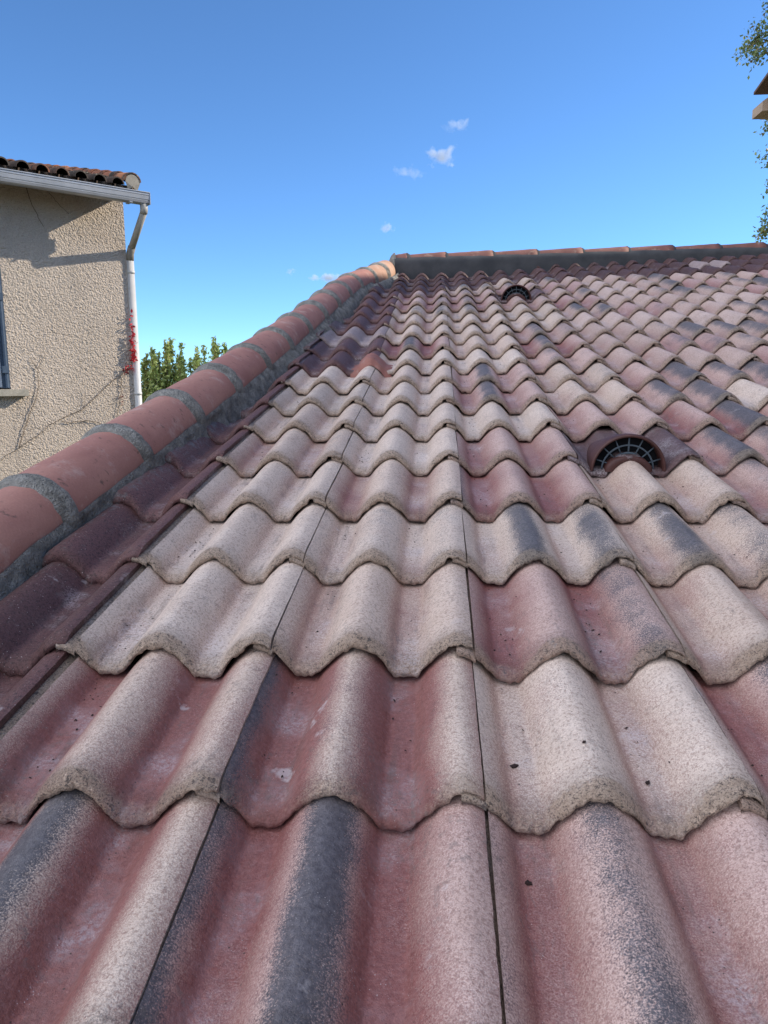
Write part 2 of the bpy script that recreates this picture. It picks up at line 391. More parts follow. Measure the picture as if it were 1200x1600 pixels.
# ------------------------------------------------------------------ the tiled roof
roof = empty('tiled_roof', (0.6, 2.5, -2.9))
tag(roof, 'pink, cream and grey interlocking tiled roof in the foreground, with terracotta ridge tiles bedded in mortar', 'roof')
def hip_uc(v): return -.948+.068*v+.10*sm(v, 4.3, 5.5)
def ridge_v(u): return 5.63+.137*(u+.2)
camL = EYE
cells = []
for r in range(0, 21):
    for c in range(-3, 14):
        p = P(c*W_+.15, (r-1)*E_, 0)
        q = ROT.transposed() @ (p-camL)
        if -q.z < .1: px = 0 if c < 0 else 1200
        else: px = 600+1202*q.x/-q.z
        wpx = 1202*W_/max(.3, -q.z)
        if px > 1200+wpx*1.1 or px < -wpx*1.3: continue
        v = (r-1)*E_; u0, u1 = c*W_, (c+1)*W_
        if u1 < hip_uc(v)+.04: continue
        if v > ridge_v(u0+.15)+.02: continue
        area = wpx*wpx*(1 if px < 1200 and px > 0 else .3)/(1+r*.05)
        cells.append([area, c, r])
cells.sort(reverse=True)
vents = {(1, 5), (1, 15)}
main = [(c, r) for a, c, r in cells if (c, r) not in vents and not (c == -3 or (c == -2 and r >= 9))]
edge = [(c, r) for a, c, r in cells if (c, r) not in vents and (c == -3 or (c == -2 and r >= 9))]
far_mb = MB()
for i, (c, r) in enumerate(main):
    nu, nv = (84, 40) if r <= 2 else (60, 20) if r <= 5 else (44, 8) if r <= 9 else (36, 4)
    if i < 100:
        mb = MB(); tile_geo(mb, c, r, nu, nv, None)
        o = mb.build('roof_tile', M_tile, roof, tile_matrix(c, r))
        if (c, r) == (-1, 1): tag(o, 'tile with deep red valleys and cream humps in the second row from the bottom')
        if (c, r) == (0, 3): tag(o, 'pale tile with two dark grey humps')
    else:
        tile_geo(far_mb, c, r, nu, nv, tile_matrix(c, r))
if far_mb.v:
    tag(far_mb.build('roof_tile', M_tile, roof), kind='stuff')
for c, r in edge:
    mb = MB(); nu, nv = (60, 24) if r <= 5 else (40, 6)
    tile_geo(mb, c, r, nu, nv, None, ucut=(.04 if c == -3 else None))
    tag(mb.build('edge_tile', M_tile, roof, tile_matrix(c, r)), 'dark brown-red tile cut along the mortar of the sloping edge')

# vent tiles
def vent_tile(c, r, res):
    M = tile_matrix(c, r); mb = MB()
    b = len(mb.v)
    tile_geo(mb, c, r, 48, 10, None)
    mb.mask = [(.35, .35, m[2]*.1, 0) for m in mb.mask]; mb.tint = [(.105, .070, .066, 1)]*len(mb.tint)
    mb.v = [(x, y, min(z, .005) if .05 < x < .20 else z) for x, y, z in mb.v]
    base = mb.build('vent_tile', M_tile, roof, M)
    uc, zc, R0, R1 = .125, -.036, .094, .085
    H = MB(); prev = []
    n = 28
    # hood: outer shell with rim, tapering back into the hump
    secs = [(.012, R1, 1.), (.006, R1+.002, 1.), (.004, (R0+R1)/2, 1.), (.006, R0-.001, 1.), (.014, R0, 1.), (.05, R0-.002, .95), (.10, R0-.008, .86), (.16, R0-.018, .74), (.22, R0-.030, .60), (.285, R0-.045, .45)]
    pts = []
    for v, rr, zs in secs:
        pts.append([(uc+rr*math.cos(math.pi*(i/n)), v, zc+rr*1.0*zs*math.sin(math.pi*i/n)) for i in range(n+1)])
    H.grid(pts)
    # inner tunnel back from the rim
    H.grid([[(uc+rr*math.cos(math.pi*i/n), v, zc+rr*math.sin(math.pi*i/n)) for i in range(n+1)] for v, rr in ((.05, R1-.002), (.012, R1))])
    # the sill: hump lip under the opening
    rs = .037
    sill = [(.001, rs-.014), (-.003, rs-.010), (-.003, rs-.001), (.0, rs+.003), (.03, rs+.003)]
    H.grid([[(uc+rr*1.45*math.cos(math.pi*i/n), v, zc+rr*math.sin(math.pi*i/n)) for i in range(n+1)] for v, rr in sill])
    hood = H.build('vent_hood', M_vent, base, M)
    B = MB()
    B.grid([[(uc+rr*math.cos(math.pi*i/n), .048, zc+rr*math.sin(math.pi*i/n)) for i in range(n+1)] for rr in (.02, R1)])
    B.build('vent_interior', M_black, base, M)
    G = MB(); rm = .0640
    for k in range(1, 8):
        a = math.pi*(k+.15*(k-4)/3)/8
        if k % 1 == 0:
            G.tube([(uc+rr*math.cos(a), .020, zc+rr*math.sin(a)) for rr in (.038, R1)], .0018 if k != 4 else .0024, 6)
    for rr, th in ((rm, .0024), (.044, .0030)):
        G.tube([(uc+rr*math.cos(math.pi*i/24), .019, zc+rr*math.sin(math.pi*i/24)) for i in range(25)], th, 6)
    G.build('vent_grille', M_grille, base, M)
    return base
tag(vent_tile(1, 5, 1), 'dark brown vent tile with a half-round barred opening, the near one of two')
tag(vent_tile(1, 15, 0), 'dark brown vent tile with a half-round barred opening, the far one close below the ridge')

# underlay deck, walls below the roof, far slope
mb = MB()
mb.grid([[P(u, v, -.075) for u in [(-.98+.068*v) if k == 0 else -.4+k*.46 for k in range(0, 11)]] for v in [-.75+i*.22 for i in range(31)] if v < 6.3])
mb.build('underlay', M_deck, roof)
M_cream = simple_mat('render_wall', (.42, .34, .26), (.5, .42, .33), 6, .95, .5, .01)
mb = MB()
for i in range(0, 30):
    v0 = -.7+i*.2; v1 = v0+.2
    a, b_ = P(hip_uc(v0)-.04, v0, -.03), P(hip_uc(v1)-.04, v1, -.03)
    mb.add([a, b_, (b_.x-.02, b_.y, -3.9), (a.x-.02, a.y, -3.9)], [(0, 1, 2, 3)])
a = P(-.95, -.62, -.1); mb.add([(-.97, a.y, a.z), (4.3, a.y, a.z), (4.3, a.y, -3.9), (-.97, a.y, -3.9)], [(0, 3, 2, 1)])
mb.build('wall', M_cream, roof, smooth=False)
# rear slope beyond the ridge, plain corrugated run of the same tiles
mb = MB(); pts = []
for j in range(12):
    d = j*.3
    row = []
    for i in range(161):
        u = -.62+i*4.9/160
        p0 = P(u, ridge_v(u)+.10, .0)
        row.append((p0.x, p0.y+d, p0.z+.02-d*.23+prof(u)+.02*((j % 2))))
    pts.append(row)
mb.grid(pts, tint=[(.3, .18, .14, 1)]*(161*12), mask=[(.3, .1, 0, 0)]*(161*12))
mb.build('rear_slope', M_tile, roof)

# sloping edge: barrel tiles in mortar
def hip_frame(v):
    p0 = P(hip_uc(v-.05), v-.05, 0); p1 = P(hip_uc(v+.05), v+.05, 0)
    d = (p1-p0).normalized(); side = d.cross(Vector((0, -sS, cS))).normalized(); up = side.cross(d).normalized()
    return P(hip_uc(v), v, 0), d, side, up
def hip_pt(v, a, r, hc=.010, dr=0.):
    o, d, s, up = hip_frame(v)
    return o+up*(hc+r*math.sin(a))+s*(r*math.cos(a))
JV = [-.39, -.01, .37, .76, 1.14, 1.52, 1.90, 2.27, 2.64, 3.02, 3.40, 3.77, 4.14, 4.52, 4.9, 5.27, 5.60]
for i in range(len(JV)-1):
    v0, v1 = JV[i], JV[i+1]+.05
    mb = MB(); pts = []; n = 22; g = random.Random(i*3+1)
    jr = g.uniform(-.002, .002); ja = g.uniform(-.03, .03)
    for j in range(13):
        t = j/12; v = v0+(v1-v0)*t
        if i == len(JV)-2: v = v0+(5.62-v0)*t
        rr = .098-.010*t+jr
        pts.append([hip_pt(v, math.pi*(-.05+1.10*k/n)+ja*0, rr+nz(v*8, k*.3, i)*.0018, .010+ja*.04) for k in range(n+1)])
    lipr = [[hip_pt(v0, math.pi*(-.05+1.10*k/n), .098+jr-q, .010+ja*.04) for k in range(n+1)] for q in (.012, .002)]
    mb.grid(lipr+[pts[0]]); mb.grid(pts)
    mb.build('ridge_tile', M_clay if i < len(JV)-3 else M_clay3, roof)
# mortar collars + bed
mb = MB(); n = 30
for i, v0 in enumerate(JV[:-1]):
    rows = []
    wv = random.Random(i).uniform(.028, .050)
    for v, rr in ((v0+.016, .0995), (v0+.006, .1025), (v0-.004, .1015), (v0-.020, .0975), (v0-wv*.8, .0915), (v0-wv, .0870)):
        rows.append([hip_pt(v+nz(k*.5, i*3.3, rr*30)*.007+.012*math.cos(math.pi*k/n)*0, math.pi*(-.06+1.12*k/n), rr+nz(k*.9, i*2.1, v*40)*.0015) for k in range(n+1)])
    mb.grid(rows)
pts = []; NV = 460
for j in range(NV+1):
    v = -.55+(6.15)*j/NV; row = []
    o, d, s, up = hip_frame(v)
    wob = nz(v*3.2, 1.7)*.018+nz(v*11, 4.7)*.010
    # right flank: from the barrel down onto the tiles
    wid = .100+.022*sm(v, 1.4, 2.8)+wob*.7
    hb = (((v/E_) % 1.)) # follows each tile's drop
    ii = max(q for q in range(len(JV)-1) if JV[q] <= max(v, JV[0])); tt_ = (v-JV[ii])/(JV[ii+1]+.05-JV[ii]); rr_ = .098-.010*max(0, min(1, tt_))
    for a_, r_2 in ((.16, -.0005), (.07, .0022)):
        row.append(hip_pt(v, a_-.75*sm(v, 4.75, 4.95)+nz(v*9, 6.)*.05, rr_+r_2+.0028+nz(v*60, a_*9)*.0012))
    prof_r = [(.0995+.3*(wid-.098), .0090), (.101+.65*(wid-.098), -.002), (wid+.006, -.020), (wid+.016, -.045), (wid+.018, -.07)]
    for k, (x, h) in enumerate(prof_r):
        nn = nz(v*26, k*.55, 8.)*.0055+nz(v*70, k*1.3, 2.)*.003
        row.append(o+s*(x+nn*.8)+up*(h+nn))
    pts.append(row)
mb.grid(pts)
pts = []
for j in range(0, 161):
    v = -.55+6.15*j/160; o, d, s, up = hip_frame(v)
    pts.append([o+s*x+up*(h+nz(v*20, x*30)*.004) for x, h in ((-.145, -.09), (-.12, -.03), (-.102, .010), (-.088, .035))])
mb.grid(pts)
mb.build('mortar_bed', M_mortar, roof)
# mortar tongues laid over the edge-tile humps
# ridge along the top
def ridge_pt(u, a, r, hc=.128):
    p0 = P(u-.05, ridge_v(u-.05), 0, False); p1 = P(u+.05, ridge_v(u+.05), 0, False)
    d = (p1-p0).normalized(); up = Vector((0, 0, 1)); s = up.cross(d).normalized()   # s points up-slope/back
    o = P(u, ridge_v(u)+.05, 0, False); o = Vector((o.x, o.y, o.z))
    return o+up*(hc+r*math.sin(a))+s*(-r*math.cos(a))
RU = [-.37, -.30, .0, .37, .72, 1.08, 1.45, 1.81, 2.19, 2.56, 2.93, 3.30, 3.67, 4.04]
for i in range(len(RU)-1):
    mb = MB(); pts = []; n = 22; g = random.Random(50+i)
    jr = g.uniform(-.002, .002)
    # each tile's fat end is on the right, laid over the next
    for j in range(9):
        t = j/8; u = RU[i]-.05+(RU[i+1]-RU[i]+.05)*t
        rr = .080+.017*t+jr+g.uniform(-.0008, .0008)
        pts.append([ridge_pt(u, math.pi*(-.05+1.10*k/n), rr+nz(u*8, k*.3, i)*.0015) for k in range(n+1)])
    u = RU[i+1]
    mb.grid(pts+[[ridge_pt(u, math.pi*(-.05+1.10*k/n), .097+jr-q) for k in range(n+1)] for q in (.004, .014)])
    mb.build('ridge_tile', M_clay2, roof)
mb = MB()
pts = []
for j in range(241):
    u = -.40+4.44*j/240; row = []
    for k, (a, r) in enumerate(((.62, .0885), (.52, .0935), (.38, .100), (.2, .108), (0, .110))):
        row.append(ridge_pt(u, a+.05*nz(u*4, 2.)+.02*nz(u*17, 5.), r+nz(u*20, k*.6)*.0015))
    for hh in (.03, .0, -.05):
        q = ridge_pt(u, 0, .112+nz(u*7, hh*9)*.004); q = Vector((q.x, q.y, q.z-(.128-hh-.03))); row.append(q)
    pts.append(row)
mb.grid(pts)
for i, u0 in enumerate(RU[1:-1]):   # mortar joints
    rows = [[ridge_pt(u0+du+nz(k*.6, i)*.006, math.pi*(-.02+1.04*k/24), rr+nz(k*.8, i*2.)*.002) for k in range(25)] for du, rr in ((-.004, .0955), (.004, .0975), (.014, .092), (.026, .084))]
    mb.grid(rows)
mb.build('ridge_mortar', M_fascia, roof)
# end cap where ridge and edge meet
mb = MB(); rows = []
for j in range(9):
    t = j/8*math.pi/2
    rows.append([ridge_pt(-.39-.05*math.sin(t), math.pi*(-.1+1.2*k/24), .096*math.cos(t)+.002+nz(k*.5, j*.5)*.006) for k in range(25)])
mb.grid(rows); mb.build('mortar_cap', M_mortar, roof)
# repaired spot over one joint
mb = MB(); pts = []
for j in range(13):
    v = 2.385+.19*j/12
    row = []
    for k in range(25):
        u = -.405+.165*k/24
        e = min(1, min(k, 24-k)/4, (12-j)/3)
        fr = 1-math.exp(-j/.9) 
        hh = prof(u % W_ if u % W_ < .298 else .299)+.010*e-.03*(1-fr)-.02*max(0, (v-2.40)/.30)+nz(u*30, v*25)*.006+nz(u*80, v*80)*.004
        row.append(P(u, v+nz(u*40, 3.)*.008, hh))
    pts.append(row)
mb.grid(pts); tag(mb.build('clay_patch', M_repair, roof), 'orange-red repair lump over one tile joint')

# ------------------------------------------------------------------ ground and sky furniture
GZ = -3.9
mb = MB(); S = 3000
ring = [-S, -300, -60, -20, 0, 20, 60, 300, S]
mb.grid([[(x, y, GZ) for x in ring] for y in ring])
t = NT('grass_ground'); c = t.mix(t.rng(t.noise(.4, 5), .35, .65), (.05, .07, .022), (.10, .10, .045)); c = t.mix(t.rng(t.noise(9, 4), .4, .7), c, (.12, .10, .055))
tag(mb.build('ground', t.fin(c, .95, .1)), kind='structure')

# ------------------------------------------------------------------ stucco house on the left
EY = EYE.z
e_ = Vector((.71203, .70215, 0)); n_ = Vector((.70215, -.71203, 0)); HO = Vector((-3.66236, 8.28129, 0))
def H(a, d, z): return HO-e_*a+n_*d+Vector((0, 0, z+EY))   # a leftwards from the corner, d out of the wall, z above eye level
house = empty('stucco_house', H(3, -3, GZ-EY))
tag(house, 'beige roughcast house at the left edge with a grey gutter and white corner downpipe', 'house')
def stucco():
    t = NT('roughcast'); big = t.noise(1.2, 3); f = t.noise(55, 4, .65); v = t.voro(62, feat='SMOOTH_F1'); g = t.noise(260, 2)
    c = t.mix(t.rng(big, .35, .65), (.58, .50, .415), (.66, .575, .485))
    c = t.mix(t.rng(f, .35, .65, 0., .4), c, (.38, .31, .24))
    c = t.mix(t.rng(t.noise(7, 4, .7, vec=t.scaled((1, 1, .3))), .60, .72, 0., .3), c, (.25, .20, .15))
    c = t.mix(t.rng(g, .3, .7, 0., .25), c, (.30, .23, .17))
    c = t.mix(t.rng(t.noise(2.6, 4, .7, vec=t.scaled((1, 1, .35))), .52, .70, 0., .35), c, (.40, .35, .30))
    t.bump(t.math('ADD', t.math('MULTIPLY', v, -1.), t.math('MULTIPLY', f, 1.4)), 1., .014)
    return t.fin(c, .95, .15)
M_st = stucco()
mb = MB()
A1, Z0, Z1 = 1.376, -1.25, 2.22
def stz(a, z):
    q = Vector((a*84+z*24, z*66-a*12, 0))
    return MN.noise(q)*.0050+MN.noise(q*1.7+Vector((9, 3, 1)))*.0035+MN.noise(q*.4)*.004
step = .006
na = int(A1/step); nzv = int((Z1-Z0)/step)
mb.grid([[H(A1*i/na, stz(A1*i/na, Z0+(Z1-Z0)*j/nzv)*(1 if 0 < i else 0), Z0+(Z1-Z0)*j/nzv) for i in range(na+1)] for j in range(nzv+1)])
def wall_quad(mb, a0, a1, z0, z1, d=0.):
    mb.add([H(a0, d, z0), H(a1, d, z0), H(a1, d, z1), H(a0, d, z1)], [(0, 1, 2, 3)])
gz = GZ-EY
wall_quad(mb, 0, A1, gz, Z0); wall_quad(mb, A1, 7, gz, .03); wall_quad(mb, A1, 7, 1.55, Z1); wall_quad(mb, 2.45, 7, .03, 1.55)
# window reveal
mb.add([H(A1, 0, .03), H(A1, -.18, .03), H(A1, -.18, 1.55), H(A1, 0, 1.55)], [(0, 1, 2, 3)])
mb.add([H(A1, 0, 1.55), H(2.45, 0, 1.55), H(2.45, -.18, 1.55), H(A1, -.18, 1.55)], [(0, 1, 2, 3)])
# other three sides and gables
DD = 7.
for (a0, d0), (a1, d1) in (((0, 0), (0, -DD)), ((7, 0), (7, -DD)), ((0, -DD), (7, -DD))):
    mb.add([H(a0, d0, gz), H(a1, d1, gz), H(a1, d1, Z1), H(a0, d0, Z1)], [(0, 1, 2, 3)])
for a in (0, 7): mb.add([H(a, 0, Z1), H(a, -DD, Z1), H(a, -DD/2, Z1+DD/2*.3)], [(0, 1, 2)])
mb.build('wall', M_st, house)
M_slate = simple_mat('slate_paint', (.055, .085, .13), (.075, .11, .16), 30, .5, 0)
M_pale = simple_mat('pale_shutter_paint', (.42, .46, .50), (.48, .52, .55), 5, .5, 0)
M_metal = simple_mat('galvanised_gutter', (.33, .35, .37), (.42, .44, .46), 8, .42, .1, .001, .5)
M_metal.node_tree.nodes['Principled BSDF'].inputs['Metallic'].default_value = .35
M_pvc = simple_mat('white_pvc', (.54, .53, .50), (.64, .63, .60), 5, .4, 0)
M_pvcd = simple_mat('weathered_pipe', (.34, .32, .28), (.46, .44, .39), 12, .6, 0)
M_stone = simple_mat('sill_stone', (.30, .28, .23), (.42, .39, .32), 25, .9, .5, .004)
# shutter
mb = MB(); Msh = Matrix.Translation(H(0, 0, 0)) @ Matrix(((-e_.x, n_.x, 0, 0), (-e_.y, n_.y, 0, 0), (0, 0, 1, 0), (0, 0, 0, 1)))
mb.box((1.45, -.06, .05), (2.40, -.03, 1.53))
sh = mb.build('shutter', M_pale, house, Msh, smooth=False)
mb = MB(); mb.tube([(1.405, -.005, .045), (1.405, -.005, 1.53)], .017, 12); mb.box((1.378, -.05, .04), (1.392, .004, 1.54))
mb.box((1.392, -.05, .04), (1.452, -.035, 1.54))
for z in (.20, .96): mb.box((1.380, -.035, z), (1.445, .02, z+.075))
mb.build('shutter_bolt', M_slate, sh, Msh, smooth=False)
mb = MB(); mb.box((1.225, -.18, -.043), (2.6, .105, .027))
for i, v in enumerate(mb.v): mb.v[i] = v
mb.build('window_sill', M_stone, house, Msh, smooth=False)
# soffit + gutter + pipes
M_soff = simple_mat('soffit_wood', (.14, .10, .07), (.19, .14, .10), 14, .9, .2)
mb = MB(); mb.box((.02, 0, 2.20), (7.1, .41, 2.225)); mb.box((.02, .395, 2.12), (7.1, .415, 2.225)); mb.build('soffit', M_soff, house, Msh, smooth=False)
mb = MB()
# box gutter with rolled beads
gp = [(.42, 2.165), (.42, 2.045), (.440, 2.036), (.50, 2.036), (.522, 2.046), (.530, 2.070), (.524, 2.076), (.530, 2.084), (.534, 2.118), (.528, 2.124), (.534, 2.130), (.534, 2.148)]
gp += [(.534+.008*math.sin(t), 2.156-.008*math.cos(t)) for t in [i*math.pi/4 for i in range(0, 7)]]+[(.526, 2.146), (.520, 2.05), (.43, 2.05), (.43, 2.165)]
mb.grid([[(a, d, z) for d, z in gp] for a in (-.085, 7.1)], closed=True)
mb.box((-.089, .418, 2.034), (-.083, .538, 2.158))
mb.box((.115, .42, 2.028), (.15, .535, 2.0358))
g = mb.build('gutter', M_metal, house, Msh, smooth=False)
mb = MB()
mb.tube([(-.035, .475, 2.05), (-.035, .475, 1.985), (-.035, .46, 1.945)], .042, 14)
mb.tube([(-.035, .47, 1.965), (-.04, .06, 1.62)], .038, 14)
mb.build('downpipe_offset', M_pvcd, house, Msh)
mb = MB(); mb.tube([(-.040, .08, 1.64), (-.042, .015, 1.575), (-.042, .0, 1.50)], .044, 14); mb.build('pipe_elbow', simple_mat('pipe_elbow_dark', (.22, .20, .17), (.32, .29, .25), 30, .7, 0), house, Msh)
mb = MB(); mb.tube([(-.042, .0, 1.52), (-.042, .0, gz)], .043, 16)
for z in (1.35, -.05): mb.tube([(-.042, .0, z), (-.042, .0, z+.035)], .047, 16)
mb.build('downpipe', M_pvc, house, Msh)
# canal tile roof
def old_tile():
    t = NT('old_canal_tile'); ti = t.attr('tint'); f = t.noise(60, 3)
    c = t.mix(t.rng(t.noise(6, 4, .65), .45, .6), ti.outputs['Color'], (.05, .042, .036))
    c = t.mix(t.rng(t.noise(25, 4, .7), .6, .7, 0., .7), c, (.30, .27, .2))
    t.bump(f, .5, .006); return t.fin(c, .95, .15)
M_old = old_tile()
mb = MB(); g = random.Random(3); RS = .245
def canal(a, s0, L, r0, r1, hz, cover=True, tint=(.2, .1, .06)):
    pts = []; n = 10
    for t, rr in ((0, r0), (1, r1)):
        for q in ((0,) if t else (-.014, 0)):
            s = s0+L*t
            row = []
            for k in range(n+1):
                an = math.pi*k/n; z = rr*math.sin(an)*(1 if cover else -1)
                rr2 = rr+q
                row.append((a+rr2*math.cos(an), .50-s, 2.195+s*RS+hz+(rr2*math.sin(an)*(1 if cover else -1))+.012*(1-t)))
            pts.append(row)
    mb.grid(pts, tint=[(*tint, 1)]*(len(pts)*(n+1)))
for ci in range(0, 30):
    a = .255+ci*.195
    for j in range(13):
        ti = g.choice([(.10, .06, .045), (.07, .05, .04), (.17, .08, .05), (.06, .05, .042)])
        canal(a+g.uniform(-.006, .006), j*.33-g.uniform(0, .015), .40, .074, .060, .0, True, ti)
    ti = (.10, .07, .05)
    canal(a-.0975, -.01, 4.2, .07, .07, -.005, False, ti)
for j in range(13):   # verge barrel row, one course higher
    canal(.085, j*.33, .42, .094, .080, .050, True, g.choice([(.30, .12, .06), (.24, .10, .06), (.34, .15, .08)]))
mb.add([(.02, .43, 2.215), (7.1, .43, 2.215), (7.1, -3.5, 2.215+3.93*RS), (.02, -3.5, 2.215+3.93*RS)], [(0, 1, 2, 3)], tint=[(.08, .06, .05, 1)]*4)
mb.add([(.02, -7.4, 2.215), (7.1, -7.4, 2.215), (7.1, -3.5, 2.215+3.93*RS), (.02, -3.5, 2.215+3.93*RS)], [(0, 1, 2, 3)], tint=[(.08, .06, .05, 1)]*4)
rf = mb.build('roof', M_old, house, Msh)
mb = MB()   # mortar plug in the verge barrel's mouth
n = 12; mb.add([(.085, .495, 2.195)]+[(.085+.084*math.cos(math.pi*k/n), .495, 2.250+.078*math.sin(math.pi*k/n)) for k in range(n+1)]+[(.03, .48, 2.17), (.14, .48, 2.17)],
               [(0, k+1, k+2) for k in range(n)]+[(0, n+1, n+2), (0, n+3, 1)])
mb.build('verge_mortar', simple_mat('pale_mortar', (.26, .24, .2), (.36, .33, .27), 30, .95, .6), rf, Msh, smooth=False)

# creeper on the wall
M_stem = simple_mat('dead_stem', (.13, .10, .075), (.20, .155, .115), 40, .95, 0)
M_red = simple_mat('red_leaf', (.50, .02, .03), (.62, .05, .06), 60, .5, 0)
M_red2 = simple_mat('dark_red_leaf', (.14, .015, .015), (.24, .03, .03), 60, .6, 0)
cr = empty('creeper', H(.1, .02, gz))
tag(cr, 'dry creeper with bright red leaves on the roughcast wall beside the white downpipe', 'climbing plant')
mb = MB(); g = random.Random(9)
def stem(path, r0=.006, r1=.003, d=.016):
    pts = []
    for (a0, z0), (a1, z1) in zip(path[:-1], path[1:]):
        k = max(2, int(math.hypot(a1-a0, z1-z0)/.03))
        for i in range(k): pts.append((a0+(a1-a0)*i/k+g.uniform(-.006, .006), d+g.uniform(-.002, .004), z0+(z1-z0)*i/k+g.uniform(-.006, .006)))
    pts.append((path[-1][0], d, path[-1][1]))
    mb = MB(); mb.tube(pts, [.72*(r0+(r1-r0)*i/(len(pts)-1)) for i in range(len(pts))], 5)
    mb.build('stem', M_stem, cr, Msh)
stem([(1.345, -.605), (1.276, -.399), (1.219, -.262), (1.139, -.089), (1.087, .063), (1.092, .257), (1.15, .36)], .007, .004)
stem([(1.092, .257), (1.03, .34), (1.0, .42)], .004, .002)
stem([(1.55, -.731), (1.482, -.68), (1.345, -.605), (1.275, -.553), (1.135, -.475), (.989, -.354), (.809, -.274), (.639, -.206), (.468, -.064), (.325, .067), (.149, .192), (.03, .31)], .004, .006)
stem([(.87, -.337), (.778, -.347), (.597, -.331), (.473, -.35), (.401, -.397), (.34, -.47)], .006, .005)
stem([(.159, .155), (.162, -.009), (.194, -.142), (.232, -.30)], .005, .004)
stem([(.24, .07), (.16, .06), (.05, .05)], .003, .002); stem([(.06, .05), (.065, -.02)], .003, .002)
stem([(.27, -.10), (.18, -.06)], .003, .002); stem([(.30, -.16), (.19, -.12)], .003, .002)
stem([(.60, -.02), (.598, -.10), (.62, -.2)], .003, .002)
stem([(1.062, 2.156), (1.023, 2.001), (.956, 1.847), (.91, 1.76)], .006, .004)
stem([(.83, 2.12), (.72, 2.0), (.63, 1.93)], .004, .003)
stem([(.02, .31), (-.012, .55), (-.01, .85), (-.006, 1.3)], .004, .003)
def leaf(mb, p, s, g, mi=0, flat=None):
    d = Vector((g.gauss(0, 1), g.gauss(0, 1), g.gauss(0, 1))).normalized()
    if flat: d = Vector((d.x, d.y*flat, d.z)).normalized()
    x = d.orthogonal().normalized(); x.rotate(Matrix.Rotation(g.uniform(0, 6.28), 3, d)); y = d.cross(x)
    p = Vector(p)
    mb.add([p-x*s*.5, p+y*s*.28+d*s*.08, p+x*s*.55, p-y*s*.28+d*s*.08], [(0, 1, 2), (0, 2, 3)], mi=mi)
mb = MB()
for i in range(110):
    z = .34+.62*abs(g.gauss(0, .42)); z = min(z, 1.15)
    leaf(mb, (.004+g.gauss(0, .010+.010*(z < .6)), g.uniform(.03, .07), z), g.uniform(.03, .055), g)
for i in range(16): leaf(mb, (.06+g.gauss(0, .03), g.uniform(.01, .06), .27+g.gauss(0, .02)), .035, g)
mb.build('red_leaves', M_red, cr, Msh, smooth=False)
mb = MB()
for i in range(16): leaf(mb, (.10+g.gauss(0, .03), g.uniform(.01, .06), .25+g.gauss(0, .03)), .035, g)
for i in range(16): leaf(mb, (.165+g.gauss(0, .014), g.uniform(.01, .04), -.08+g.gauss(0, .05)), .022, g)
mb.build('dark_leaves', M_red2, cr, Msh, smooth=False)

# ------------------------------------------------------------------ neighbouring house to the right
M_tan = simple_mat('tan_cornice', (.42, .30, .21), (.50, .37, .27), 6, .9, .3, .01)
M_orng = simple_mat('orange_clay_block', (.50, .24, .11), (.56, .29, .14), 8, .85, .2)
M_dkbr = simple_mat('brown_eave_board', (.12, .07, .05), (.17, .11, .08), 20, .85, .2)
nb = empty('neighbour_house', (10.5, 16, GZ))
tag(nb, 'house at the right edge showing only a brown eave corner and tan cornice', 'house')
mb = MB(); mb.box((8.9, 13.6, GZ), (15, 19.6, 6.95)); mb.build('wall', M_cream, nb, smooth=False)
mb = MB()   # roof slab rising towards the camera side, thin edge
def slab(mb, x0, x1, y0, y1, z0, z1, th):
    mb.add([(x0, y0, z0), (x1, y0, z0), (x1, y1, z1), (x0, y1, z1), (x0, y0, z0-th), (x1, y0, z0-th), (x1, y1, z1-th), (x0, y1, z1-th)],
           [(0,1,2,3),(7,6,5,4),(0,4,5,1),(1,5,6,2),(2,6,7,3),(3,7,4,0)])
slab(mb, 7.33, 15.6, 16.6, 19.12, 7.73, 7.22, .06); slab(mb, 7.33, 15.6, 13.2, 16.6, 7.1, 7.73, .06)
r_ = mb.build('roof', M_dkbr, nb, smooth=False)
mb = MB(); mb.box((7.47, 18.9, 6.74), (7.66, 19.5, 6.95)); mb.box((7.66, 18.86, 6.73), (15.2, 19.5, 7.06))
mb.add([(7.47, 18.9, 6.95), (7.66, 18.9, 6.95), (7.66, 18.9, 7.08), (7.47, 19.5, 6.95), (7.66, 19.5, 6.95), (7.66, 19.5, 7.08)], [(0,1,2),(5,4,3),(0,2,5,3),(1,4,5,2)])
mb.build('cornice', M_tan, nb, smooth=False)
mb = MB(); mb.box((7.70, 18.7, 7.06), (8.3, 18.86, 7.20)); mb.build('eave_block', M_orng, nb, smooth=False)
# lower wing that throws this roof into shade
nw = empty('neighbour_wing', (7.5, 0, GZ))
tag(nw, 'plain rendered neighbouring building standing just outside the right edge of the picture', 'building')
mb = MB(); mb.box((5., -9., GZ), (11, 6.90, 4.05)); mb.build('wall', M_cream, nw, smooth=False)
mb = MB(); mb.box((4.95, -9.1, 4.05), (11.1, 6.95, 4.30)); mb.build('parapet', M_dkbr, nw, smooth=False)

